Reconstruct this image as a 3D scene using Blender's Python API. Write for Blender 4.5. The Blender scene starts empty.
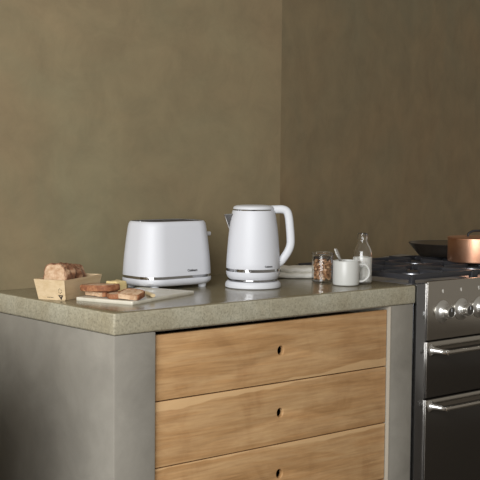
import bpy, bmesh, math, random
from mathutils import Vector, Matrix, noise
random.seed(7)
S = bpy.context.scene
COL = S.collection
PI = math.pi
H = 0.90                      # worktop height
L, D, T = 1.1426, 0.6328, 0.058
YAW, PITCH, ROLL = 0.7108, 0.0669, 0.009
RT = Vector((math.cos(YAW), -math.sin(YAW), 0))
FW = Vector((math.sin(YAW), math.cos(YAW), 0))
CAMROT = -YAW                 # z rotation that turns local +X to camera right

# ------------------------------------------------------------------ materials
def mat(name):
    m = bpy.data.materials.new(name); m.use_nodes = True
    nt = m.node_tree; b = nt.nodes['Principled BSDF']
    return m, nt, b
def simple(name, col, rough=.5, metal=0., **kw):
    m, nt, b = mat(name)
    b.inputs['Base Color'].default_value = (*col, 1)
    b.inputs['Roughness'].default_value = rough
    b.inputs['Metallic'].default_value = metal
    for k, v in kw.items(): b.inputs[k.replace('_', ' ')].default_value = v
    return m
def coords(nt, scale=(1, 1, 1), rot=(0, 0, 0)):
    tc = nt.nodes.new('ShaderNodeTexCoord'); mp = nt.nodes.new('ShaderNodeMapping')
    mp.inputs['Scale'].default_value = scale; mp.inputs['Rotation'].default_value = rot
    nt.links.new(tc.outputs['Object'], mp.inputs['Vector'])
    return mp.outputs['Vector']
def nz(nt, vec, scale, detail=4, rough=.55, dist=0.):
    n = nt.nodes.new('ShaderNodeTexNoise')
    n.inputs['Scale'].default_value = scale; n.inputs['Detail'].default_value = detail
    n.inputs['Roughness'].default_value = rough; n.inputs['Distortion'].default_value = dist
    nt.links.new(vec, n.inputs['Vector']); return n.outputs['Fac']
def ramp(nt, fac, stops, interp='LINEAR'):
    r = nt.nodes.new('ShaderNodeValToRGB'); r.color_ramp.interpolation = interp
    e = r.color_ramp.elements
    while len(e) < len(stops): e.new(.5)
    for el, (p, c) in zip(e, stops):
        el.position = p; el.color = (*c, 1) if len(c) == 3 else c
    nt.links.new(fac, r.inputs['Fac']); return r.outputs['Color']
def mixc(nt, fac, a, b, mode='MIX'):
    x = nt.nodes.new('ShaderNodeMix'); x.data_type = 'RGBA'; x.blend_type = mode
    for s, v in ((x.inputs[0], fac), (x.inputs[6], a), (x.inputs[7], b)):
        if hasattr(v, 'is_output'): nt.links.new(v, s)
        elif isinstance(v, (int, float)): s.default_value = v
        else: s.default_value = (*v, 1)
    return x.outputs[2]
def mth(nt, op, a, b=0.):
    x = nt.nodes.new('ShaderNodeMath'); x.operation = op
    for s, v in ((x.inputs[0], a), (x.inputs[1], b)):
        if hasattr(v, 'is_output'): nt.links.new(v, s)
        else: s.default_value = v
    return x.outputs[0]
def bump(nt, b, h, strength, dist=.01):
    n = nt.nodes.new('ShaderNodeBump'); n.inputs['Strength'].default_value = strength
    n.inputs['Distance'].default_value = dist
    nt.links.new(h, n.inputs['Height']); nt.links.new(n.outputs['Normal'], b.inputs['Normal'])

def plaster(name, c1, c2, c3, rough=.75):
    m, nt, b = mat(name); v = coords(nt)
    a = nz(nt, v, 1.3, 5, .6, .6); f = nz(nt, v, 7, 6, .65, .4)
    col = ramp(nt, a, [(.32, c1), (.5, c2), (.68, c3)])
    fine = ramp(nt, f, [(.3, (.42, .42, .42)), (.7, (.58, .58, .58))])
    nt.links.new(mixc(nt, .8, col, fine, 'OVERLAY'), b.inputs['Base Color'])
    b.inputs['Roughness'].default_value = rough
    bump(nt, b, f, .12, .01); return m
M = {}
M['wall'] = plaster('brown olive plaster', (.248, .182, .100), (.234, .184, .102), (.218, .188, .108))
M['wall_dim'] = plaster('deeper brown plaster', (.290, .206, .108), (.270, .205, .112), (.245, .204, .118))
M['post'] = plaster('grey plaster', (.23, .21, .175), (.27, .25, .212), (.31, .29, .25))
M['floor'] = plaster('concrete floor', (.12, .105, .085), (.14, .12, .10), (.16, .14, .115), .5)

def concrete():
    m, nt, b = mat('speckled concrete'); v = coords(nt)
    a = nz(nt, v, 6, 5, .6, .5); f = nz(nt, v, 170, 3, .7); g = nz(nt, v, 60, 4, .7)
    col = ramp(nt, a, [(.3, (.32, .28, .19)), (.5, (.375, .34, .245)), (.7, (.43, .405, .31))])
    sp = ramp(nt, f, [(.34, (.28, .28, .28)), (.46, (.5, .5, .5)), (.66, (.62, .62, .62))])
    col = mixc(nt, .75, col, sp, 'OVERLAY')
    sp2 = ramp(nt, g, [(.3, (.4, .4, .4)), (.7, (.58, .58, .58))])
    col = mixc(nt, .8, col, sp2, 'OVERLAY')
    # upward faces are coloured darker and browner than the sides
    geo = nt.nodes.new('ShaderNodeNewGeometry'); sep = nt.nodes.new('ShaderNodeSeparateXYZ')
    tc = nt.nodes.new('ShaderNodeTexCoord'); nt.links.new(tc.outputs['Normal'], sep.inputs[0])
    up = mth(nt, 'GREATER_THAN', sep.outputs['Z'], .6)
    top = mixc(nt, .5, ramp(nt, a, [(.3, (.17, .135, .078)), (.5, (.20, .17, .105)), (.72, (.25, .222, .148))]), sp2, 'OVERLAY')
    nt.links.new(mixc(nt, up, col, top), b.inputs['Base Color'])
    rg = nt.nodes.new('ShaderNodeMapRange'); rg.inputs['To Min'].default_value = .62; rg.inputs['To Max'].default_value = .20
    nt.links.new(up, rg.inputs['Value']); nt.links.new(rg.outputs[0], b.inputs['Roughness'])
    bump(nt, b, f, .1, .003); return m
M['concrete'] = concrete()

def wood(name, seed, sap_low, sap_high):
    m, nt, b = mat(name)
    tc = nt.nodes.new('ShaderNodeTexCoord'); sep = nt.nodes.new('ShaderNodeSeparateXYZ')
    nt.links.new(tc.outputs['Object'], sep.inputs[0])
    mp = nt.nodes.new('ShaderNodeMapping'); mp.inputs['Location'].default_value = (seed * 3.1, 0, seed)
    mp.inputs['Scale'].default_value = (1, 1, 1); nt.links.new(tc.outputs['Object'], mp.inputs['Vector'])
    st = nt.nodes.new('ShaderNodeMapping'); st.inputs['Scale'].default_value = (1.3, 6, 16)
    nt.links.new(mp.outputs[0], st.inputs['Vector'])
    fi = nt.nodes.new('ShaderNodeMapping'); fi.inputs['Scale'].default_value = (9, 40, 160)
    nt.links.new(mp.outputs[0], fi.inputs['Vector'])
    a = nz(nt, st.outputs[0], 1.6, 5, .55, 1.2); f = nz(nt, fi.outputs[0], 1, 4, .6, .3)
    blot = nz(nt, mp.outputs[0], 7, 4, .6, .8)
    col = ramp(nt, a, [(.28, (.43, .235, .095)), (.45, (.50, .285, .125)), (.6, (.56, .345, .165)), (.75, (.50, .29, .13))])
    col = mixc(nt, .8, col, ramp(nt, f, [(.3, (.40, .40, .40)), (.7, (.58, .58, .58))]), 'OVERLAY')
    col = mixc(nt, .8, col, ramp(nt, blot, [(.32, (.41, .39, .37)), (.5, (.5, .5, .5)), (.7, (.56, .57, .59))]), 'OVERLAY')
    # sapwood bands along the long edges
    wav = nt.nodes.new('ShaderNodeMapping'); wav.inputs['Scale'].default_value = (2.2, 1, .4)
    nt.links.new(mp.outputs[0], wav.inputs['Vector']); w = nz(nt, wav.outputs[0], 1.8, 3, .5)
    def band(edge, amt, sign, tilt):
        z = mth(nt, 'MULTIPLY', mth(nt, 'SUBTRACT', sep.outputs['Z'], edge), sign)      # distance in from the edge
        lim = mth(nt, 'ADD', mth(nt, 'MULTIPLY', mth(nt, 'SUBTRACT', w, .5), .05), mth(nt, 'ADD', mth(nt, 'MULTIPLY', sep.outputs['X'], tilt), amt))
        d = mth(nt, 'MULTIPLY', mth(nt, 'SUBTRACT', lim, z), 350)
        x = nt.nodes.new('ShaderNodeClamp'); nt.links.new(d, x.inputs[0]); return x.outputs[0]
    for args in (sap_low, sap_high):
        if args: col = mixc(nt, mth(nt, 'MULTIPLY', band(*args), .75), col, (.70, .46, .235))
    # a knot
    nt.links.new(col, b.inputs['Base Color']); b.inputs['Roughness'].default_value = .5
    bump(nt, b, f, .12, .002); return m

def veneer():
    m, nt, b = mat('poplar veneer'); v = coords(nt, (3, 30, 60))
    a = nz(nt, v, 1.5, 4, .6, .6)
    nt.links.new(ramp(nt, a, [(.3, (.60, .44, .25)), (.6, (.70, .54, .34)), (.8, (.66, .49, .29))]), b.inputs['Base Color'])
    b.inputs['Roughness'].default_value = .6; return m
M['veneer'] = veneer()
M['print'] = simple('dark printing', (.03, .02, .015), .6)
M['white'] = simple('white satin enamel', (.645, .655, .695), .48)
M['white_plastic'] = simple('white plastic', (.64, .65, .68), .48)
M['chrome'] = simple('chrome', (.46, .46, .47), .08, 1.)
M['darkmetal'] = simple('toaster top plate', (.30, .285, .27), .3, .9)
M['slot'] = simple('toaster slot', (.02, .018, .016), .6)
M['logo'] = simple('grey logo print', (.06, .06, .065), .5)
def steel():
    m, nt, b = mat('brushed steel'); v = coords(nt, (3, 200, 300))
    a = nz(nt, v, 1, 3, .6)
    b.inputs['Base Color'].default_value = (.50, .47, .425, 1); b.inputs['Metallic'].default_value = 1
    mr = nt.nodes.new('ShaderNodeMapRange'); mr.inputs['To Min'].default_value = .15; mr.inputs['To Max'].default_value = .28
    nt.links.new(a, mr.inputs['Value']); nt.links.new(mr.outputs[0], b.inputs['Roughness']); return m
M['steel'] = steel()
M['bright_steel'] = simple('bright steel', (.70, .69, .67), .16, 1.)
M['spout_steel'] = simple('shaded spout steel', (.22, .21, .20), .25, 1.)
M['frame_steel'] = simple('bluish steel frame', (.30, .305, .32), .22, 1.)
M['oven_dark'] = simple('dark oven enamel and glass', (.022, .018, .014), .22)
M['grate'] = simple('grey cast iron', (.032, .032, .036), .38)  # a little lighter than the plain cast iron
M['knob_face'] = simple('dark knob face', (.16, .155, .145), .3, 1.)
M['gap'] = simple('dark recess', (.01, .01, .01), .8)
M['iron'] = simple('cast iron', (.018, .018, .02), .5)
M['knob'] = simple('satin knob steel', (.74, .73, .70), .33, 1.)
M['hob'] = simple('hob steel', (.56, .57, .61), .42, 1.)
def copper():
    m, nt, b = mat('copper'); v = coords(nt)
    a = nz(nt, v, 22, 4, .6)
    nt.links.new(ramp(nt, a, [(.3, (.80, .40, .25)), (.7, (.92, .54, .36))]), b.inputs['Base Color'])
    b.inputs['Metallic'].default_value = 1; b.inputs['Roughness'].default_value = .34; return m
M['copper'] = copper()
M['pan_out'] = simple('black pan outside', (.025, .02, .016), .3)
M['pan_in'] = simple('pan bronze lining', (.10, .075, .045), .3, .6)
M['glass'] = simple('clear glass', (1, 1, 1), 0., Transmission_Weight=1., IOR=1.45)
M['milk'] = simple('milk', (.93, .92, .87), .35, Subsurface_Weight=.0)
M['ceramic'] = simple('mug glaze', (.57, .57, .54), .35)
M['coffee'] = simple('mug interior drink', (.05, .03, .02), .2)
def speckle(name, c1, c2, scale, rough=.8, mid=None):
    m, nt, b = mat(name); v = coords(nt)
    a = nz(nt, v, scale, 5, .65, .3)
    st = [(.33, c1), (.64, c2)] if mid is None else [(.3, c1), (.5, mid), (.68, c2)]
    nt.links.new(ramp(nt, a, st), b.inputs['Base Color']); b.inputs['Roughness'].default_value = rough
    bump(nt, b, a, .5, .004); return m
M['crust'] = speckle('bread crust', (.05, .017, .008), (.58, .38, .235), 36, .75, (.24, .105, .05))
M['crumb'] = speckle('bread crumb', (.40, .22, .115), (.66, .48, .32), 70, .9)
M['slice_crust'] = speckle('slice crust', (.13, .04, .018), (.45, .21, .095), 60, .75, (.27, .105, .045))
M['butter'] = speckle('butter', (.72, .55, .24), (.80, .64, .34), 25, .5)
M['stone'] = speckle('pale ceramic board', (.58, .54, .44), (.66, .62, .52), 18, .35)
M['cloth'] = speckle('cream linen', (.82, .80, .72), (.90, .88, .83), 30, .95)
M['horn'] = simple('cream knife handle', (.64, .50, .29), .4)
M['granola'] = speckle('granola', (.24, .10, .04), (.78, .56, .36), 90, .8, (.52, .27, .13))

# ------------------------------------------------------------------ mesh helpers
def obj(name, bm, m, parent=None, loc=None, rot=None, smooth=35):
    me = bpy.data.meshes.new(name)
    bmesh.ops.recalc_face_normals(bm, faces=bm.faces)
    bm.to_mesh(me); bm.free()
    for mm in (m if isinstance(m, (list, tuple)) else [m]): me.materials.append(mm)
    if smooth:
        for p in me.polygons: p.use_smooth = True
        me.set_sharp_from_angle(angle=math.radians(smooth))
    o = bpy.data.objects.new(name, me); COL.objects.link(o)
    if parent: o.parent = parent
    if loc is not None: o.location = loc
    if rot is not None: o.rotation_euler = rot
    return o
def tag(o, label, cat, group=None, kind=None):
    if label: o['label'] = label
    if cat: o['category'] = cat
    if group: o['group'] = group
    if kind: o['kind'] = kind
    return o
def thing(name, label, cat, loc, rz=0, group=None):
    o = bpy.data.objects.new(name, None); COL.objects.link(o)
    o.location = loc; o.rotation_euler = (0, 0, rz); o.empty_display_size = .05
    return tag(o, label, cat, group)
def add_box(bm, x0, x1, y0, y1, z0, z1, bev=0., seg=2, mi=0):
    r = bmesh.ops.create_cube(bm, size=1)
    for v in r['verts']:
        v.co = Vector(((x0 + x1) / 2 + v.co.x * (x1 - x0), (y0 + y1) / 2 + v.co.y * (y1 - y0), (z0 + z1) / 2 + v.co.z * (z1 - z0)))
    fs = {f for v in r['verts'] for f in v.link_faces}
    for f in fs: f.material_index = mi
    if bev:
        es = list({e for v in r['verts'] for e in v.link_edges})
        bmesh.ops.bevel(bm, geom=es, offset=bev, segments=seg, affect='EDGES', profile=.5)
    return bm
def box(*a, **k): return add_box(bmesh.new(), *a, **k)
def add_lathe(bm, prof, seg=48, c=(0, 0, 0), close=False):
    rings = []
    for r, z in prof:
        if r < 1e-6: rings.append([bm.verts.new((c[0], c[1], c[2] + z))])
        else: rings.append([bm.verts.new((c[0] + r * math.cos(2 * PI * i / seg), c[1] + r * math.sin(2 * PI * i / seg), c[2] + z)) for i in range(seg)])
    pairs = list(zip(rings, rings[1:]))
    if close: pairs.append((rings[-1], rings[0]))
    for a, b in pairs:
        for i in range(seg):
            j = (i + 1) % seg
            vs = [a[i % len(a)], a[j % len(a)], b[j % len(b)], b[i % len(b)]]
            u = []
            for v in vs:
                if v not in u: u.append(v)
            if len(u) > 2: bm.faces.new(u)
    return bm
def lathe(*a, **k): return add_lathe(bmesh.new(), *a, **k)
def smooth_path(pts, n=6):
    pts = [Vector(p) for p in pts]; out = []
    for i in range(len(pts) - 1):
        p0 = pts[max(i - 1, 0)]; p1 = pts[i]; p2 = pts[i + 1]; p3 = pts[min(i + 2, len(pts) - 1)]
        for k in range(n):
            t = k / n
            out.append(.5 * ((2 * p1) + (p2 - p0) * t + (2 * p0 - 5 * p1 + 4 * p2 - p3) * t * t + (3 * p1 - p0 - 3 * p2 + p3) * t ** 3))
    out.append(pts[-1]); return out
def add_tube(bm, pts, ra, rb=None, seg=16, side=None, power=2.):
    """tube along pts; ra across `side`, rb across the other; ra/rb may be lists"""
    pts = [Vector(p) for p in pts]; n = len(pts); rb = ra if rb is None else rb
    A = ra if isinstance(ra, (list, tuple)) else [ra] * n; B = rb if isinstance(rb, (list, tuple)) else [rb] * n
    rings = []; s = Vector(side) if side is not None else None
    for i, p in enumerate(pts):
        t = (pts[min(i + 1, n - 1)] - pts[max(i - 1, 0)]).normalized()
        if s is None: s = t.orthogonal().normalized()
        a = (s - t * s.dot(t)).normalized(); b = t.cross(a)
        if side is None: s = a
        ring = []
        for k in range(seg):
            th = 2 * PI * k / seg; c, d = math.cos(th), math.sin(th)
            c = math.copysign(abs(c) ** (2 / power), c); d = math.copysign(abs(d) ** (2 / power), d)
            ring.append(bm.verts.new(p + a * c * A[i] + b * d * B[i]))
        rings.append(ring)
    for r0, r1 in zip(rings, rings[1:]):
        for k in range(seg): bm.faces.new((r0[k], r0[(k + 1) % seg], r1[(k + 1) % seg], r1[k]))
    bm.faces.new(rings[0][::-1]); bm.faces.new(rings[-1]); return bm
def tube(*a, **k): return add_tube(bmesh.new(), *a, **k)
def rrect(lx, ly, r, n=8):
    out = []
    for cx, cy, a0 in ((lx - r, ly - r, 0), (-lx + r, ly - r, PI / 2), (-lx + r, -ly + r, PI), (lx - r, -ly + r, 3 * PI / 2)):
        for k in range(n + 1): out.append((cx + r * math.cos(a0 + PI / 2 * k / n), cy + r * math.sin(a0 + PI / 2 * k / n)))
    return out
def loft(sections, cap0=True, cap1=True, bm=None):
    """sections: list of (outline, z)"""
    bm = bm or bmesh.new()
    rings = [[bm.verts.new((x, y, z)) for x, y in o] for o, z in sections]
    for a, b in zip(rings, rings[1:]):
        n = len(a)
        for i in range(n): bm.faces.new((a[i], a[(i + 1) % n], b[(i + 1) % n], b[i]))
    if cap0: bm.faces.new(rings[0][::-1])
    if cap1: bm.faces.new(rings[-1])
    return bm
def text_bm(s, size, depth=.0004):
    cu = bpy.data.curves.new('t', 'FONT'); cu.body = s; cu.size = size; cu.extrude = depth
    cu.align_x = 'CENTER'; cu.offset = size * .035; o = bpy.data.objects.new('t', cu); COL.objects.link(o)
    bpy.context.view_layer.update()
    me = bpy.data.meshes.new_from_object(o.evaluated_get(bpy.context.evaluated_depsgraph_get()))
    bpy.data.objects.remove(o); bpy.data.curves.remove(cu)
    bm = bmesh.new(); bm.from_mesh(me); bpy.data.meshes.remove(me)
    bmesh.ops.triangulate(bm, faces=bm.faces)
    return bm

# ------------------------------------------------------------------ setting
def struct(name, bm, m, label=None): return tag(obj(name, bm, m, smooth=None), label, None, kind='structure')
struct('floor', box(-4, 4, -5, 1.6, -.1, 0), M['floor'])
struct('wall_back', box(-4, L + .001, D, D + .25, 0, 3.0), M['wall'])
WA = math.radians(18)          # the wall behind the cooker turns away from the counter wall
wr = struct('wall_right', box(0, 3.0, 0, .2, 0, 3.0), M['wall_dim'])
wr.location = (L + .001, D, 0); wr.rotation_euler = (0, 0, WA)
led = loft([([(L + .02, D - .02), (2.15, D - .02), (2.15, D + (2.15 - L) * math.tan(WA) - .004), (L + .02, D + .002)], z) for z in (0, H - .01)])
struct('trim_ledge', led, M['post'])
struct('added_shade_wall', box(-1.6, -.42, -.06, D - .001, 0, .905, bev=.01), M['wall_dim'])  # low wall added out of view to shade the cabinet's side panel

# ------------------------------------------------------------------ base cabinet with drawers
cab = thing('drawer_cabinet', 'grey plaster cabinet with wide wooden drawers under the concrete worktop', 'cabinet', (0, 0, 0))
a0, a1 = .1369, 1.0299
ztop = H - T
bm = box(0.002, a0 - .004, .002, D - .003, 0, ztop - .0005, bev=.004)
add_box(bm, a1 + .003, L - .006, .002, D - .003, 0, ztop - .0005, bev=.003)
add_box(bm, a0 - .006, a1 + .005, .45, D - .004, 0, ztop - .001)
add_box(bm, a0 - .006, a1 + .005, .02, .45, 0, .115)
obj('carcass', bm, M['post'], cab)
obj('drawer_frame', add_box(add_box(box(a1 - .0005, a1 + .0028, .001, .44, .116, ztop - .002), a0 - .0035, a0 - .0015, .016, .44, .116, ztop - .002),
    a0, a1, .03, .44, ztop - .006, ztop - .002), simple('lit frame edge', (.42, .38, .31), .6), cab)  # the light on the post's reveal is put into this pale colour
def drawer_front(x0, x1, z0, z1, hx, hz, hr, th):
    """a plank with a real round finger hole, lying in XZ and th thick along +Y"""
    cu = bpy.data.curves.new('c', 'CURVE'); cu.dimensions = '2D'; cu.fill_mode = 'BOTH'
    cu.extrude = th / 2 - .002; cu.bevel_depth = .002; cu.bevel_resolution = 2
    def poly(pts):
        sp = cu.splines.new('POLY'); sp.points.add(len(pts) - 1); sp.use_cyclic_u = True
        for q, (x, y) in zip(sp.points, pts): q.co = (x, y, 0, 1)
    e = .002
    poly([(x0 + e, z0 + e), (x1 - e, z0 + e), (x1 - e, z1 - e), (x0 + e, z1 - e)])
    poly([(hx + hr * math.cos(2 * PI * k / 32), hz + hr * 1.1 * math.sin(2 * PI * k / 32)) for k in range(32)])
    o = bpy.data.objects.new('c', cu); COL.objects.link(o); bpy.context.view_layer.update()
    me = bpy.data.meshes.new_from_object(o.evaluated_get(bpy.context.evaluated_depsgraph_get()))
    bpy.data.objects.remove(o); bpy.data.curves.remove(cu)
    b = bmesh.new(); b.from_mesh(me); bpy.data.meshes.remove(me)
    for v in b.verts: v.co = Vector((v.co.x, v.co.z + th / 2, v.co.y))
    bmesh.ops.remove_doubles(b, verts=b.verts, dist=1e-5)
    return b
hgt = .1738
hx = .583
for k in range(4):
    zt = H - .0703 - k * (hgt + .0032); zb = zt - hgt
    zc = (zt + zb) / 2
    sap = [((-hgt / 2, -.012, 1, .034), None), ((-hgt / 2, -.03, 1, .0), (hgt / 2, .038, -1, -.05)), (None, (hgt / 2, .01, -1, 0)), ((-hgt / 2, .01, 1, 0), None)][k]
    b = drawer_front(a0 - .002, a1 - .0035, -hgt / 2, hgt / 2, hx, .004 if k == 0 else .002, .0140, .014)
    dr = obj('drawer', b, wood('drawer plank %d' % k, k * 1.7 + .4, *sap), cab, loc=(0, .013, zc), smooth=30)
    bb = bmesh.new()
    add_box(bb, a0 + .03, a1 - .03, .025, .38, -hgt / 2 + .02, -hgt / 2 + .03)
    add_box(bb, a0 + .03, a0 + .042, .025, .38, -hgt / 2 + .03, hgt / 2 - .02)
    add_box(bb, a1 - .042, a1 - .03, .025, .38, -hgt / 2 + .03, hgt / 2 - .02)
    add_box(bb, a0 + .042, a1 - .042, .37, .38, -hgt / 2 + .03, hgt / 2 - .02)
    obj('drawer_box', bb, simple('drawer box wood', (.10, .06, .03), .7), dr, smooth=None)

# ------------------------------------------------------------------ concrete worktop
bm = bmesh.new()
nx, ny = 120, 60
add_box(bm, 0, L + .003, 0, D - .0008, ztop, H)
bmesh.ops.bevel(bm, geom=[e for e in bm.edges], offset=.006, segments=3, affect='EDGES', profile=.5)
for _ in range(5):
    es = [e for e in bm.edges if e.calc_length() > .03]
    if es: bmesh.ops.subdivide_edges(bm, edges=es, cuts=1, use_grid_fill=True)
for v in bm.verts:
    if v.co.y < .03 or v.co.x < .03:
        n = noise.noise(v.co * 28) * .0012 + noise.noise(v.co * 80) * .0006
        if v.co.z < H - .0001 and v.co.z > ztop + .0001:
            if v.co.y < .01: v.co.y += abs(n)
            if v.co.x < .01: v.co.x += abs(n)
tag(obj('worktop', bm, M['concrete']), 'thick speckled concrete worktop slab on the drawer cabinet', 'worktop')

# ------------------------------------------------------------------ toaster
t = thing('toaster', 'white two slot toaster with chrome band beside the bread board', 'toaster', (.489, .425, H))
lx, ly = .135, .090
def sec(s, z, dx=0, dy=0, r=.066): return (rrect(lx * s - dx, ly * s - dy, r), z)
obj('base', loft([sec(1, .0105, .012, .012), sec(1, .013, .006, .006), sec(1, .020, .001, .001), sec(1, .028), sec(1, .0315, .001, .001), sec(1, .0325, .004, .004)]), M['white'], t)
obj('trim_band', loft([sec(1, .0322, .0022, .0022), sec(1, .0395, .0025, .0025)]), M['chrome'], t)
zs = [(.0392, .0035), (.0402, .0012), (.06, .0022), (.10, .0052), (.15, .0105), (.185, .0152), (.194, .0172), (.1995, .0205), (.2015, .0245)]
bm = loft([sec(1, z, d, d * .9, .066 - d * .6) for z, d in zs], cap1=False)
obj('body', bm, M['white'], t)
# top: a recessed dark plate with two long slots cut through it
bm = bmesh.new()
def ringverts(o, z): return [bm.verts.new((x, y, z)) for x, y in o]
pl = rrect(lx - .0243, ly - .022, .0505)
add_slots = [(-.095, .095, -.036, -.010), (-.095, .095, .010, .036)]
obj('top_plate', loft([(pl, .192), (pl, .1995), (rrect(lx - .0258, ly - .0235, .0495), .2002)]), M['darkmetal'], t)
for x0, x1, y0, y1 in add_slots:
    so = [(x + (x0 + x1) / 2, y + (y0 + y1) / 2) for x, y in rrect((x1 - x0) / 2, (y1 - y0) / 2, .006, 3)]
    si = [(x + (x0 + x1) / 2, y + (y0 + y1) / 2) for x, y in rrect((x1 - x0) / 2 - .002, (y1 - y0) / 2 - .002, .004, 3)]
    bm = loft([(so, .1998), (so, .2015), (si, .2015), (si, .2004)], cap0=False)
    s = obj('bread_slot', bm, [M['chrome']], t)
    obj('slot_opening', loft([(si, .1999), (si, .2005)]), M['slot'], s)
bm = bmesh.new(); add_box(bm, lx - .014, lx + .014, -.030, -.002, .152, .165, bev=.004)
obj('lever', bm, M['white_plastic'], t)
obj('lever_track', box(lx - .018, lx - .0005, -.019, -.011, .05, .150, bev=.001), M['slot'], t)
for sx in (-1, 1):
    for sy in (-1, 1):
        obj('foot', lathe([(0, 0), (.011, 0), (.012, .002), (.013, .012), (0, .012)], 20, (sx * .090, sy * .058, 0)), M['white_plastic'], t)
bm = text_bm('Cuisinart', .0095)
for v in bm.verts:
    v.co = Vector((v.co.x * 1.05 + .028, -(ly - .0017) - .0002 - v.co.z, .052 + v.co.y))
obj('logo', bm, M['logo'], t, smooth=None)

# ------------------------------------------------------------------ kettle
k = thing('electric_kettle', 'white jug kettle with chrome rings standing on its round base', 'kettle', (.6946 - .005, .2526 + .0043, H), CAMROT)
obj('power_base', lathe([(0, 0), (.080, 0), (.0845, .003), (.085, .009), (.083, .016), (.079, .0205), (.06, .0225), (0, .0225)]), M['white_plastic'], k)
obj('base_ring', lathe([(.0, .0222), (.074, .0222), (.0755, .0235), (.0755, .0275), (.074, .0288), (0, .0288)]), M['chrome'], k)
body = [(0, .0282), (.074, .0282), (.0785, .033), (.0812, .040), (.0822, .0495), (.0822, .051)]
obj('lower_body', lathe(body + [(.078, .0515), (0, .0515)]), M['white'], k)
obj('chrome_band', lathe([(0, .0508), (.0816, .0508), (.0818, .0600), (0, .0600)]), M['chrome'], k)
up = [(.075, .0595), (.0818, .0598), (.0822, .061), (.0815, .080), (.0795, .110), (.0765, .150), (.0728, .185), (.0688, .212), (.0650, .230), (.0635, .2345), (.061, .2350)]
obj('body', lathe([(0, .0595)] + up + [(0, .2350)]), M['white'], k)
obj('lid_ring', lathe([(0, .2345), (.0622, .2345), (.0625, .2385), (0, .2385)]), M['chrome'], k)
obj('lid', lathe([(0, .238), (.0618, .238), (.0622, .2400), (.0615, .2435), (.0585, .2468), (.052, .2490), (.037, .2505), (.015, .2511), (0, .2512)]), M['white_plastic'], k)
# open V shaped pouring lip
bm = bmesh.new()
V = lambda *c: bm.verts.new(c)
tipo, tipi = (-.0890, 0, .2210), (-.0855, 0, .2200)
for sgn in (1,):
    pass
bot = (-.0738, 0, .1770); R_ = (-.058, .027, .2240); L_ = (-.058, -.027, .2240)
o1, o2, o3, o4 = V(*tipo), V(*bot), V(*R_), V(*L_)
i1, i2, i3, i4 = V(*tipi), V(-.0700, 0, .180), V(-.057, .0235, .2232), V(-.057, -.0235, .2232)
bm.faces.new((o1, o2, o3)); bm.faces.new((o1, o4, o2)); bm.faces.new((i1, i3, i2)); bm.faces.new((i1, i2, i4))
bm.faces.new((o1, o3, i3, i1)); bm.faces.new((o1, i1, i4, o4)); bm.faces.new((o2, i2, i3, o3)); bm.faces.new((o4, i4, i2, o2))
sp_ = obj('spout', bm, M['spout_steel'], k, smooth=None)
rim = tube([tipo, (-.0814, 0, .1990), bot], .0021, None, 8)
add_tube(rim, [tipo, R_], .0011, None, 8); add_tube(rim, [tipo, L_], .0011, None, 8)
obj('spout_rim', rim, M['bright_steel'], sp_)
obj('spout_opening', lathe([(0, 0), (.016, 0), (.016, .012), (0, .012)], 20), M['slot'], k, loc=(-.0570, 0, .2080), rot=(0, -PI / 2 - .15, 0))
hp = smooth_path([(.052, 0, .2370), (.070, 0, .2380), (.088, 0, .2380), (.1005, 0, .2320), (.1065, 0, .2170), (.1100, 0, .190), (.1130, 0, .155), (.1130, 0, .132), (.1065, 0, .112), (.094, 0, .092), (.082, 0, .0775), (.073, 0, .072)], 6)
obj('handle', tube(hp, .0125, .0125, 20, (0, 1, 0), 2.6), M['white_plastic'], k)
bm = text_bm('Cuisinart', .0075)
RR = .0818
for v in bm.verts:
    ang = -PI / 2 + .60 + v.co.x / RR
    r = RR + .0002 + v.co.z
    v.co = Vector((r * math.cos(ang), r * math.sin(ang), .0665 + v.co.y))
obj('logo', bm, M['logo'], k, smooth=None)

# ------------------------------------------------------------------ bread box and loaf
U = math.radians(27)
B = Vector((.042, .294, H))
bx = thing('bread_crate', 'pale thin wooden box holding a brown loaf at the worktop corner', 'box', B, U)
Lb, Wb, Hb = .180, .083, .057
fl, fs = .014, .007
def ro(e, s, z): return ([( -e, -s), (Lb + e, -s), (Lb + e, Wb + s), (-e, Wb + s)], z)
w = .0022
bm = loft([ro(0, 0, .0005), ro(fl, fs, Hb), ro(fl - w, fs - w, Hb), ro(-w, -w, .003)])
obj('box_walls', bm, M['veneer'], bx, smooth=None)
# folded flap that laps over the short end
sl = fl / Hb
def on_end(y, z, out): return Vector((-sl * z - out, y, z))
bm = bmesh.new()
q = [(-.004, .004), (.021, .004), (.019, Hb), (-fs - .0005, Hb)]
f0 = [bm.verts.new(on_end(y, z, .0003)) for y, z in q]; f1 = [bm.verts.new(on_end(y, z, .0022)) for y, z in q]
for i in range(4): bm.faces.new((f0[i], f0[(i + 1) % 4], f1[(i + 1) % 4], f1[i]))
bm.faces.new(f0[::-1]); bm.faces.new(f1)
obj('folded_flap', bm, M['veneer'], bx, smooth=None)
def mark(name, polys):
    bm = bmesh.new()
    for q in polys:
        a = [bm.verts.new(on_end(y, z, .0021)) for y, z in q]; b2 = [bm.verts.new(on_end(y, z, .0027)) for y, z in q]
        n = len(q)
        for i in range(n): bm.faces.new((a[i], a[(i + 1) % n], b2[(i + 1) % n], b2[i]))
        bm.faces.new(a[::-1]); bm.faces.new(b2)
    return obj(name, bm, M['print'], bx, smooth=None)
def sq(y, z, s=.0011): return [(y - s, z - s), (y + s, z - s), (y + s, z + s), (y - s, z + s)]
tri_o = [(.0175, .0155), (.0015, .0155), (.0095, .002)]; tri_i = [(.0118, .0128), (.0072, .0128), (.0095, .0092)]
mark('printed_mark', [[tri_o[i], tri_o[(i + 1) % 3], tri_i[(i + 1) % 3], tri_i[i]] for i in range(3)])
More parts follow.
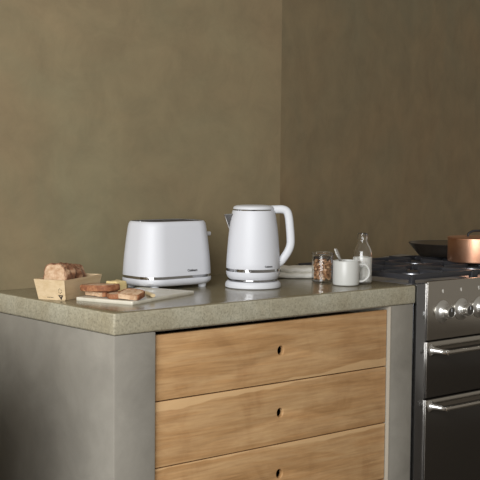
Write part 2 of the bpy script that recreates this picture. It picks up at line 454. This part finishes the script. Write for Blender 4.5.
mark('printed_dots', [sq(y, z) for y, z in ((.014, .030), (.006, .030), (.014, .024), (.006, .024), (.010, .033), (.010, .021))])
mark('printed_line', [[(.034 + i * .005, .0075), (.0375 + i * .005, .0075), (.0375 + i * .005, .0088), (.034 + i * .005, .0088)] for i in range(4)])

def loaf_mesh():
    bm = bmesh.new(); ns, seg = 40, 36; rings = []
    X0, X1 = .016, .142
    for i in range(ns + 1):
        t_ = i / ns; x = X0 + (X1 - X0) * t_
        env = min(1, (t_ / .10 + .25)) if t_ < .08 else 1
        env = 1.0 if t_ < .62 else (max(0, 1 - ((t_ - .62) / .38) ** 2.2)) ** .5
        hgt_ = .090 * (.95 + .05 * math.sin(PI * min(1, t_ * 1.6))) * (.55 + .45 * env); wid = .0365 * (.45 + .55 * env)
        zc = .006
        ring = []
        for j in range(seg):
            a = 2 * PI * j / seg; c, s_ = math.cos(a), math.sin(a)
            y = math.copysign(abs(c) ** .75, c) * wid; z = zc + (hgt_) * (.5 + .5 * math.copysign(abs(s_) ** .8, s_))
            p = Vector((x, y + Wb / 2, z))
            n = noise.noise(p * 34) * .007 + noise.noise(p * 80) * .005 + noise.noise(p * 190) * .002
            # a torn ridge along the top
            if s_ > .6: n += .0035 * math.sin(x * 45 + 1.2 + 20 * y) * (s_ - .6) / .4
            d = Vector((0, c, s_)).normalized()
            p = p + d * n * (1 if z > .05 else .15)
            ring.append(bm.verts.new(p))
        rings.append(ring)
    for r0, r1 in zip(rings, rings[1:]):
        for j in range(seg): bm.faces.new((r0[j], r0[(j + 1) % seg], r1[(j + 1) % seg], r1[j]))
    bm.faces.new(rings[0][::-1]); bm.faces.new(rings[-1])
    face = [v.co.copy() for v in rings[0]]
    return bm, face
lo = thing('bread_loaf', 'crusty brown loaf with a cut pale end in the thin wooden box', 'bread', B + Vector((0, 0, .0031)), U)
bm, face = loaf_mesh()
obj('crust', bm, M['crust'], lo, smooth=60)
bm = bmesh.new(); c = sum(face, Vector()) / len(face)
rs = []
for k_, (s_, dx) in enumerate(((.93, .0005), (.93, -.001), (.85, -.0022), (.5, -.003))):
    rs.append([bm.verts.new(c + (p - c) * s_ + Vector((dx + noise.noise(p * 60 * s_) * .001, 0, 0))) for p in face])
for r0, r1 in zip(rs, rs[1:]):
    for j in range(len(r0)): bm.faces.new((r0[j], r0[(j + 1) % len(r0)], r1[(j + 1) % len(r0)], r1[j]))
bm.faces.new(rs[0][::-1]); bm.faces.new(rs[-1])
obj('crumb_face', bm, M['crumb'], lo, smooth=60)

# ------------------------------------------------------------------ serving board and what lies on it
BT = .0095
E1 = Vector((.294, .106, 0)).normalized(); ba = math.atan2(E1.y, E1.x)
BO = Vector((.1378, .1067, H))
tag(obj('serving_board', loft([(rrect(.1555, .093, .004, 3), 0), (rrect(.1565, .094, .005, 3), .0015), (rrect(.1565, .094, .005, 3), BT - .0015), (rrect(.1555, .093, .004, 3), BT)]),
    M['stone'], None, loc=BO + E1 * .1535 + Vector((-E1.y, E1.x, 0)) * .0965, rot=(0, 0, ba), smooth=40), 'off white rectangular serving board with bread and butter on it', 'board')
def slice_outline(wd, ht, n=40, cut=None, seed=0):
    pts = []
    for i in range(n):
        a = 2 * PI * i / n; c, s_ = math.cos(a), math.sin(a)
        x = math.copysign(abs(c) ** .6, c) * wd / 2; y = math.copysign(abs(s_) ** .62, s_) * ht / 2
        if s_ > 0: x *= 1 + .06 * s_
        f = 1 + .035 * noise.noise(Vector((c * 2, s_ * 2, seed * 3.7)))
        x *= f; y *= f
        if cut is not None and x > cut: x = cut + .002 * noise.noise(Vector((y * 90, seed, 0)))
        pts.append((x, y))
    return pts
def bread_slice(name_label, wd, ht, th, loc, rot, cut=None, seed=0):
    s = thing('bread_slice', name_label, 'bread', loc)
    s.rotation_euler = rot
    o = slice_outline(wd, ht, cut=cut, seed=seed)
    def iscut(x): return cut is not None and x > cut - .004
    def sc(f): return [(x * f - (.005 if iscut(x) else 0), y * f) for x, y in o]     # the rind stops short of a cut side
    def cr(f): return [((x + .0005) if iscut(x) and f > .8 else x * f, y * f) for x, y in o]
    bm = loft([(sc(.97), 0), (sc(1), th * .25), (sc(1.0), th * .75), (sc(.97), th), (sc(.90), th * .97), (sc(.90), th * .03)], cap0=False, cap1=False)
    bm.verts.ensure_lookup_table(); n = len(o); v = bm.verts
    for i in range(n): bm.faces.new((v[5 * n + i], v[5 * n + (i + 1) % n], v[(i + 1) % n], v[i]))
    def rough(q, a): q.co += Vector((noise.noise(q.co * 120 + Vector((seed, 0, 0))), noise.noise(q.co * 120 + Vector((0, seed, 5))), .5 * noise.noise(q.co * 120 + Vector((9, 0, seed))))) * a
    for q in bm.verts: rough(q, .0016)
    obj('crust', bm, M['slice_crust'], s, smooth=60)
    bm = loft([(cr(.6), .0008), (cr(.915), .0012), (cr(.93), th * .5), (cr(.915), th - .0012), (cr(.6), th + .0002)])
    for q in bm.verts: rough(q, .0010)
    obj('crumb', bm, M['crumb'], s, smooth=60)
    return s
zb = H + BT + .0012
rzl = math.radians(19); rzc = math.atan2(-FW.y, -FW.x)
bread_slice('bread slice with a pale cut side at the bottom left of the board', .085, .080, .0135, (.142, .268, zb), (0, 0, rzc - .75), cut=.030, seed=1)
bread_slice('uppermost bread slice lying across the other slices on the board', .078, .104, .0165, (.136, .262, zb + .0150), (math.radians(-2.5), math.radians(1), rzl + .03), seed=2)
bread_slice('brown bread slice under the right end of the topmost one', .070, .062, .0130, (.150, .196, zb + .0004), (math.radians(2), 0, rzc + .25), seed=3)
bread_slice('small end piece of bread with a dark crust at the right of the slices', .062, .066, .015, (.158, .148, zb + .0045), (math.radians(-3), math.radians(11), rzc - .45), cut=.022, seed=4)
bt = bmesh.new(); add_box(bt, -.023, .023, -.020, .020, 0, .031, bev=.003)
for _ in range(2): bmesh.ops.subdivide_edges(bt, edges=[e for e in bt.edges if e.calc_length() > .006], cuts=1, use_grid_fill=True)
for v in bt.verts:
    if v.co.z > .002: v.co += Vector((noise.noise(v.co * 90), noise.noise(v.co * 90 + Vector((3, 0, 0))), noise.noise(v.co * 70 + Vector((0, 7, 0))))) * .0022
tag(obj('butter_block', bt, M['butter'], None, (.2345, .3275, H + BT + .0004), (0, 0, .25)), 'pale yellow block of butter on the board behind the bread slices', 'butter')
ka, kb = Vector((.2276, .1437, 0)), Vector((.318, .348, 0))
kd = (kb - ka).normalized(); kang = math.atan2(kd.y, kd.x)
kn = thing('butter_knife', 'small knife with cream handle lying on the board right of the bread', 'knife', (ka.x, ka.y, H + BT + .0006), kang)
hpts = [(.0, 0, .0055), (.02, 0, .006), (.055, 0, .0055), (.09, 0, .005), (.1, 0, .0045)]
obj('handle', tube(hpts, [.007, .0095, .0085, .0068, .006], [.0048, .0055, .005, .0042, .0038], 14, (0, 1, 0)), M['horn'], kn)
o = [(.098, -.004), (.115, -.0075), (.16, -.0095), (.195, -.008), (.205, -.002), (.2, .004), (.16, .006), (.098, .004)]
obj('blade', loft([(o, .003), (o, .0046)]), M['bright_steel'], kn, smooth=30)

# ------------------------------------------------------------------ folded linen cloth
bm = bmesh.new()
W2, dep = .085, .14
prof = []                        # front-to-back section (y, z): folded layers with rounded front folds
for a in range(9): prof.append((.008 - .0085 * math.cos(-PI / 2 + PI * a / 8), .0095 + .0085 * math.sin(-PI / 2 + PI * a / 8)))
prof += [(.016, .0192)]
for a in range(9): prof.append((.020 - .0090 * math.cos(-PI / 2 + PI * a / 8), .0285 + .0085 * math.sin(-PI / 2 + PI * a / 8)))
prof += [(.04, .0385), (.07, .039), (.1, .037), (.125, .034), (dep, .028), (dep + .006, .015), (dep, .001), (.07, .001)]
NX = 44; rings = []
for i in range(NX + 1):
    u = i / NX; x = -W2 + 2 * W2 * u
    ring = []
    for y, z in prof:
        h_ = 1 + .16 * math.sin(u * 9 + 1.1) * math.exp(-((u - .25) / .25) ** 2) - (.10 * u)
        if z > .022: z = .020 + (z - .020) * h_
        p = Vector((x, y, z))
        amt = .0035 if z > .004 else 0
        p += Vector((noise.noise(p * 40), noise.noise(p * 45 + Vector((4, 0, 0))), .7 * noise.noise(p * 40 + Vector((0, 8, 0))))) * amt
        p.z = max(p.z, .0006)
        e_ = min(u, 1 - u) / .04
        if e_ < 1: p.z = .02 + (p.z - .02) * (.9 + .1 * e_)
        ring.append(bm.verts.new(p))
    rings.append(ring)
n = len(prof)
for r0, r1 in zip(rings, rings[1:]):
    for j in range(n): bm.faces.new((r0[j], r0[(j + 1) % n], r1[(j + 1) % n], r1[j]))
bm.faces.new(rings[0][::-1]); bm.faces.new(rings[-1])
nap = obj('folded_napkin', bm, M['cloth'], None, Vector((.985, .352, H)) + RT * .0 - RT * .012, (0, 0, CAMROT), smooth=60)
tag(nap, 'cream folded linen napkin lying behind the kettle and glass jar', 'napkin')
bm = bmesh.new()
for i in range(4): add_box(bm, -.071 + i * .0042, -.0682 + i * .0042, .0085, .0112, .0255, .0305 - (i % 2) * .0015)
obj('printed_motif', bm, simple('grey cloth print', (.16, .15, .13), .9), nap, smooth=None)

# ------------------------------------------------------------------ glass jar of granola
def at(front, r): return Vector((front[0], front[1], H)) + FW * r
jr, jh = .0340, .094
j = thing('glass_jar', 'open glass jar of brown granola between kettle and mug', 'jar', at((.9504, .2175), jr))
obj('jar_glass', lathe([(0, .0005), (jr - .003, .0005), (jr, .004), (jr, .080), (jr - .001, .085), (jr + .0012, .088), (jr + .0012, .0935), (jr - .0005, .0945), (jr - .0025, .0935), (jr - .003, .086), (jr - .0026, .080), (jr - .0026, .0065), (jr - .005, .005), (0, .005)], 48), M['glass'], j)
bm = bmesh.new(); rin = jr - .0034
cnt = 0
for lay in range(7):
    z = .0125 + lay * .0088
    for q in range(12):
        ang = random.uniform(0, 2 * PI) if q > 8 else 2 * PI * q / 9 + lay * .5
        sz = random.uniform(.0062, .0098)
        rr = (rin - sz - .0003) * (1 if q < 9 else random.uniform(0, .6))
        if lay >= 5 and random.random() < .3 + .4 * (lay - 5): continue
        r_ = bmesh.ops.create_icosphere(bm, subdivisions=2, radius=sz)
        ax = Matrix.Rotation(random.uniform(0, 6), 3, Vector((random.random(), random.random(), random.random() + .1)).normalized())
        sc_ = Vector((1, random.uniform(.6, .95), random.uniform(.5, .8)))
        off = Vector((rr * math.cos(ang), rr * math.sin(ang), z + random.uniform(-.002, .002)))
        off.z = max(off.z, sz + .0056)
        sd = Vector((cnt, 0, 0)); cnt += 1
        for v in r_['verts']:
            p = v.co * (1 + .25 * noise.noise(v.co * 200 + sd))
            p = ax @ Vector((p.x * sc_.x, p.y * sc_.y, p.z * sc_.z)) + off
            d2 = math.hypot(p.x, p.y)
            if d2 > rin: p.x *= rin / d2; p.y *= rin / d2
            v.co = p
g = obj('granola', bm, M['granola'], None, j.location, smooth=60)
tag(g, 'brown granola clusters filling the open glass jar', 'granola', kind='stuff')

# ------------------------------------------------------------------ mug and spoon
mr, mh = .0412, .0775
mg = thing('mug', 'plain off white mug with a spoon standing in front of the bottle', 'mug', at((.9368, .0987), mr), CAMROT)
obj('mug_body', lathe([(0, .001), (mr - .005, .0005), (mr - .001, .003), (mr, .008), (mr, mh - .003), (mr - .0012, mh - .0005), (mr - .0025, mh), (mr - .0035, mh - .0012), (mr - .0038, mh - .006), (mr - .0038, .009), (mr - .008, .006), (0, .006)], 56), M['ceramic'], mg)
hp = smooth_path([(mr - .003, 0, .0625), (mr + .012, 0, .0655), (mr + .0255, 0, .058), (mr + .0315, 0, .042), (mr + .027, 0, .025), (mr + .013, 0, .0135), (mr - .003, 0, .0125)], 6)
obj('handle', tube(hp, .0052, .0040, 14, (0, 1, 0)), M['ceramic'], mg)
sp = thing('teaspoon', 'steel teaspoon leaning in the off white mug', 'spoon', mg.location + Vector((0, 0, .0075)), CAMROT)
# leans so that the handle end rises above the rim to the camera left
p0, p1 = Vector((.012, .004, .004)), Vector((-.0345, .006, .106))
dirv = (p1 - p0).normalized()
pts = [p0 + dirv * (p1 - p0).length * f for f in (0, .06, .14, .22, .3, .5, .7, .85, .94, 1)]
obj('spoon_handle', tube(pts[3:], [.0026, .0026, .0030, .0042, .0056, .0056, .004], [.0013] * 7, 12, (1, 0, 0)), M['bright_steel'], sp)
obj('spoon_bowl', tube(pts[:5], [.004, .009, .011, .006, .0024], [.0012, .002, .002, .0014, .0011], 14, (1, 0, 0)), M['bright_steel'], sp)

# ------------------------------------------------------------------ milk bottle
br = .0305
b_ = thing('milk_bottle', 'small glass bottle half full of milk behind the mug handle', 'bottle', at((1.032, .1212), br))
outp = [(0, .001), (br - .004, .0005), (br, .005), (br, .092), (br - .0015, .102), (br - .006, .114), (.0185, .124), (.0152, .132), (.0145, .139), (.0168, .1415), (.0172, .150), (.0165, .158), (.0148, .159)]
inp = [(.0132, .1575), (.0128, .150), (.0125, .132), (.0158, .1235), (br - .0085, .113), (br - .0042, .101), (br - .0028, .092), (br - .0028, .008), (br - .006, .0055), (0, .0055)]
obj('bottle_glass', lathe(outp + inp, 48), M['glass'], b_)
obj('milk', lathe([(0, .0050), (br - .0060, .0050), (br - .0023, .0080), (br - .0023, .0838), (br - .0040, .0832), (0, .0832)], 48), M['milk'], b_)

# ------------------------------------------------------------------ range cooker
SX0, SX1 = L + .0055, L + .0055 + 1.0
st = thing('range_cooker', 'stainless steel range cooker with gas hob right of the worktop', 'stove', (SX0, 0, 0))
W_ = SX1 - SX0
zt = H + .004
bm = box(0, W_, .012, .60, .10, zt - .03, bev=.001)
add_box(bm, .03, W_ - .03, .05, .56, 0, .10)
obj('body', bm, M['gap'], st)
for x0, x1 in ((0, .0455), (W_ - .0455, W_)): obj('front_frame', box(x0, x1, -.002, .02, .10, zt - .002, bev=.0007), M['frame_steel'], st)
obj('side_panel', box(-.0008, .0012, .012, .60, .05, zt - .03), M['frame_steel'], st)
px0, px1 = .0472, W_ - .0472
obj('control_panel', box(px0, px1, -.006, .012, H - .180, zt + .003, bev=.0012, seg=3), M['steel'], st)
obj('hob_top', box(0, W_, .012, .60, zt - .028, zt - .004, bev=.003), M['hob'], st)
# knobs
def knob(x, z):
    kb_ = obj('control_knob', lathe([(0, 0), (.0355, 0), (.036, .002), (.0345, .0035), (.0290, .0065), (.0240, .0115), (.0212, .020), (0, .020)], 40), M['knob'], st, loc=(x, -.0062, z), rot=(PI / 2, 0, 0))
    obj('grip', lathe([(0, .0195), (.0185, .0195), (.0190, .022), (.0192, .036), (.0184, .0385), (.0165, .0392), (.0150, .0375), (0, .0375)], 36), M['knob'], kb_)
    f = lathe([(0, .0373), (.0148, .0373), (.0148, .0380), (0, .0382)], 30)
    ff = obj('knob_face', f, M['knob_face'], kb_)
    obj('pointer', box(-.0011, .0011, .002, .0125, .0381, .0388), M['white_plastic'], kb_, smooth=None)
kx0 = 1.2475 - SX0
for i in range(9): knob(kx0 + .0205 + .0945 * i, H - .0915)
for i in range(9):
    bm = box(-.0016, .0016, -.0006, 0, -.006, .0055)
    add_box(bm, -.0044, -.0030, -.0006, 0, -.001, .0055)
    obj('panel_mark', bm, simple('white enamel mark', (.75, .73, .68), .5), st, loc=(kx0 + .022 + .0915 * i, -.0061, H - .0265), smooth=None)
# oven doors with bar handles
def oven_door(z0, z1, hz):
    d = obj('oven_door', box(px0, px1, -.006, .012, z0, z1, bev=.0012, seg=3), M['oven_dark'], st)
    obj('door_edge', add_box(box(px0 - .0002, px0 + .0012, -.0064, .011, z0 + .001, z1 - .001, bev=.0002), px0, px1, -.0066, -.0055, z1 - .030, z1 - .002, bev=.0004), M['steel'], d)
    yb = -.060
    hl = 1.2335 - SX0
    hb = tube([(hl - .006, yb, hz), (hl - .005, yb, hz), (hl, yb, hz), (W_ - hl, yb, hz), (W_ - hl + .006, yb, hz)], [.004, .0062, .0070, .0070, .005], None, 20, (0, 0, 1))
    hd = obj('door_handle', hb, M['steel'], d)
    for x in (hl + .004, W_ - hl - .004):
        bm = tube(smooth_path([(x - .018, -.0055, hz + .002), (x - .015, -.022, hz + .002), (x - .006, -.042, hz), (x, yb, hz)], 5), [.020, .018, .0155, .0135, .0122, .0112, .0105, .010, .0096, .0092, .009, .0089, .0088, .0087, .0086, .0085], None, 18, (0, 0, 1))
        obj('handle_bracket', bm, M['bright_steel'], hd)
oven_door(H - .3645, H - .1845, H - .215)
oven_door(H - .72, H - .3705, H - .395)
obj('plinth', box(px0, px1, -.004, .012, .10, H - .726, bev=.002), M['steel'], st)
# pan supports and burners
hob_z = zt - .004
gz = H + .032
def grate(x0, x1, y0, y1):
    bm = bmesh.new(); w = .0042
    for y in (y0, y1): add_box(bm, x0, x1, y - w, y + w, gz - .022, gz - .005, bev=.0015)
    for x in (x0, x1): add_box(bm, x - w, x + w, y0, y1, gz - .022, gz - .005, bev=.0015)
    add_box(bm, x0, x1, (y0 + y1) / 2 - w, (y0 + y1) / 2 + w, gz - .022, gz - .005, bev=.0015)
    cx = (x0 + x1) / 2
    for yc in (y0 + (y1 - y0) * .25, y0 + (y1 - y0) * .75):
        hy = (y1 - y0) / 4
        add_box(bm, x0, cx - .028, yc - w * .8, yc + w * .8, gz - .017, gz, bev=.0015)
        add_box(bm, cx + .028, x1, yc - w * .8, yc + w * .8, gz - .017, gz, bev=.0015)
        add_box(bm, cx - w * .8, cx + w * .8, yc - hy, yc - .028, gz - .017, gz, bev=.0015)
        add_box(bm, cx - w * .8, cx + w * .8, yc + .028, yc + hy, gz - .017, gz, bev=.0015)
    for x in (x0, x1):
        for y in (y0, (y0 + y1) / 2, y1): add_box(bm, x - .008, x + .008, y - .008, y + .008, hob_z - .0005, gz - .01, bev=.002)
    obj('pan_support', bm, M['grate'], st)
    for yc in (y0 + (y1 - y0) * .25, y0 + (y1 - y0) * .75):
        bu = obj('burner', lathe([(0, 0), (.046, 0), (.046, .004), (.036, .008), (.034, .016), (0, .016)], 32), M['hob'], st, loc=(cx, yc, hob_z - .0005))
        obj('burner_cap', lathe([(0, .0155), (.033, .0155), (.035, .018), (.033, .0215), (.02, .023), (0, .023)], 32), M['grate'], bu)
for i in range(3): grate(.028 + i * .318, .028 + i * .318 + .302, .045, .565)

# ------------------------------------------------------------------ pans
pc = Vector((1.7105, .199, gz + .0006))
pot = thing('copper_saucepan', 'copper saucepan with a lid and black loop handle on the hob', 'pan', pc, CAMROT)
R1 = .110; ph = .083
obj('pan_body', lathe([(0, 0), (R1 - .006, 0), (R1 - .001, .003), (R1, .008), (R1, ph - .001), (R1 + .0012, ph), (R1 + .0008, ph + .002), (R1 - .002, ph + .002), (R1 - .003, ph), (R1 - .003, .006), (0, .006)], 72), M['copper'], pot)
ld = obj('lid', lathe([(0, ph + .0022), (R1 + .001, ph + .0022), (R1 + .0018, ph + .0035), (R1 - .002, ph + .0048), (R1 - .03, ph + .0062), (0, ph + .0070)], 72), M['copper'], pot)
hp = smooth_path([(-.040, 0, ph + .0065), (-.037, 0, ph + .017), (-.022, 0, ph + .0255), (0, 0, ph + .027), (.022, 0, ph + .0255), (.037, 0, ph + .017), (.040, 0, ph + .0065)], 6)
obj('lid_handle', tube(hp, .0065, .0042, 14, (0, 1, 0)), M['iron'], ld)
hp = smooth_path([(R1 - .001, 0, ph - .022), (R1 + .03, 0, ph - .015), (R1 + .10, 0, ph + .006), (R1 + .19, 0, ph + .022)], 6)
obj('handle', tube(hp, .011, .006, 14, (0, 1, 0)), M['iron'], pot)

fc = Vector((1.833, .445, gz + .0006))
fp = thing('frying_pan', 'dark frying pan with sloping sides behind the copper saucepan', 'pan', fc, CAMROT)
obj('pan_outside', lathe([(0, 0), (.100, 0), (.106, .002), (.126, .025), (.142, .045), (.144, .0465), (.1445, .0480), (.143, .0490), (.141, .0480), (.1235, .027), (.104, .006), (0, .006)], 72), M['pan_out'], fp)
obj('pan_lining', lathe([(0, .0062), (.103, .0062), (.1230, .0280), (.1398, .0478), (.1385, .0480), (.1215, .0285), (.102, .0070), (0, .0070)], 72), M['pan_in'], fp)
hp = smooth_path([(.138, 0, .040), (.17, 0, .048), (.24, 0, .072), (.33, 0, .080)], 6)
obj('handle', tube(hp, .012, .006, 14, (0, 1, 0)), M['iron'], fp)

# ------------------------------------------------------------------ light
def area(name, loc, target, sx, sy, power, col):
    l = bpy.data.lights.new(name, 'AREA'); l.shape = 'RECTANGLE'; l.size = sx; l.size_y = sy; l.energy = power; l.color = col
    o = bpy.data.objects.new(name, l); COL.objects.link(o); o.location = loc
    o.rotation_euler = (Vector(target) - Vector(loc)).to_track_quat('-Z', 'Y').to_euler()
    return o
area('window_daylight', (-2.85, -2.0, 2.0), (.5, .3, .95), 2.6, 2.2, 195, (.975, .99, 1.0))
w = bpy.data.worlds.new('world'); S.world = w; w.use_nodes = True
bg = w.node_tree.nodes['Background']; bg.inputs['Color'].default_value = (1.0, .92, .80, 1); bg.inputs['Strength'].default_value = .28

# ------------------------------------------------------------------ camera
cam = bpy.data.cameras.new('camera'); co = bpy.data.objects.new('camera', cam); COL.objects.link(co)
cam.sensor_width = 36; cam.lens = 1188.0 / 480 * 36; cam.clip_end = 50
d = Vector((math.sin(YAW) * math.cos(PITCH), math.cos(YAW) * math.cos(PITCH), -math.sin(PITCH)))
u = RT.cross(d)
r2 = RT * math.cos(ROLL) + u * math.sin(ROLL); u2 = -RT * math.sin(ROLL) + u * math.cos(ROLL)
mx = Matrix((r2, u2, -d)).transposed().to_4x4(); mx.translation = Vector((-1.6932, -2.4485, H + .3852))
co.matrix_world = mx
S.camera = co
S.view_settings.view_transform = 'Standard'; S.view_settings.look = 'None'
S.view_settings.exposure = 0.0; S.view_settings.gamma = 1.0
S.view_settings.use_curve_mapping = False
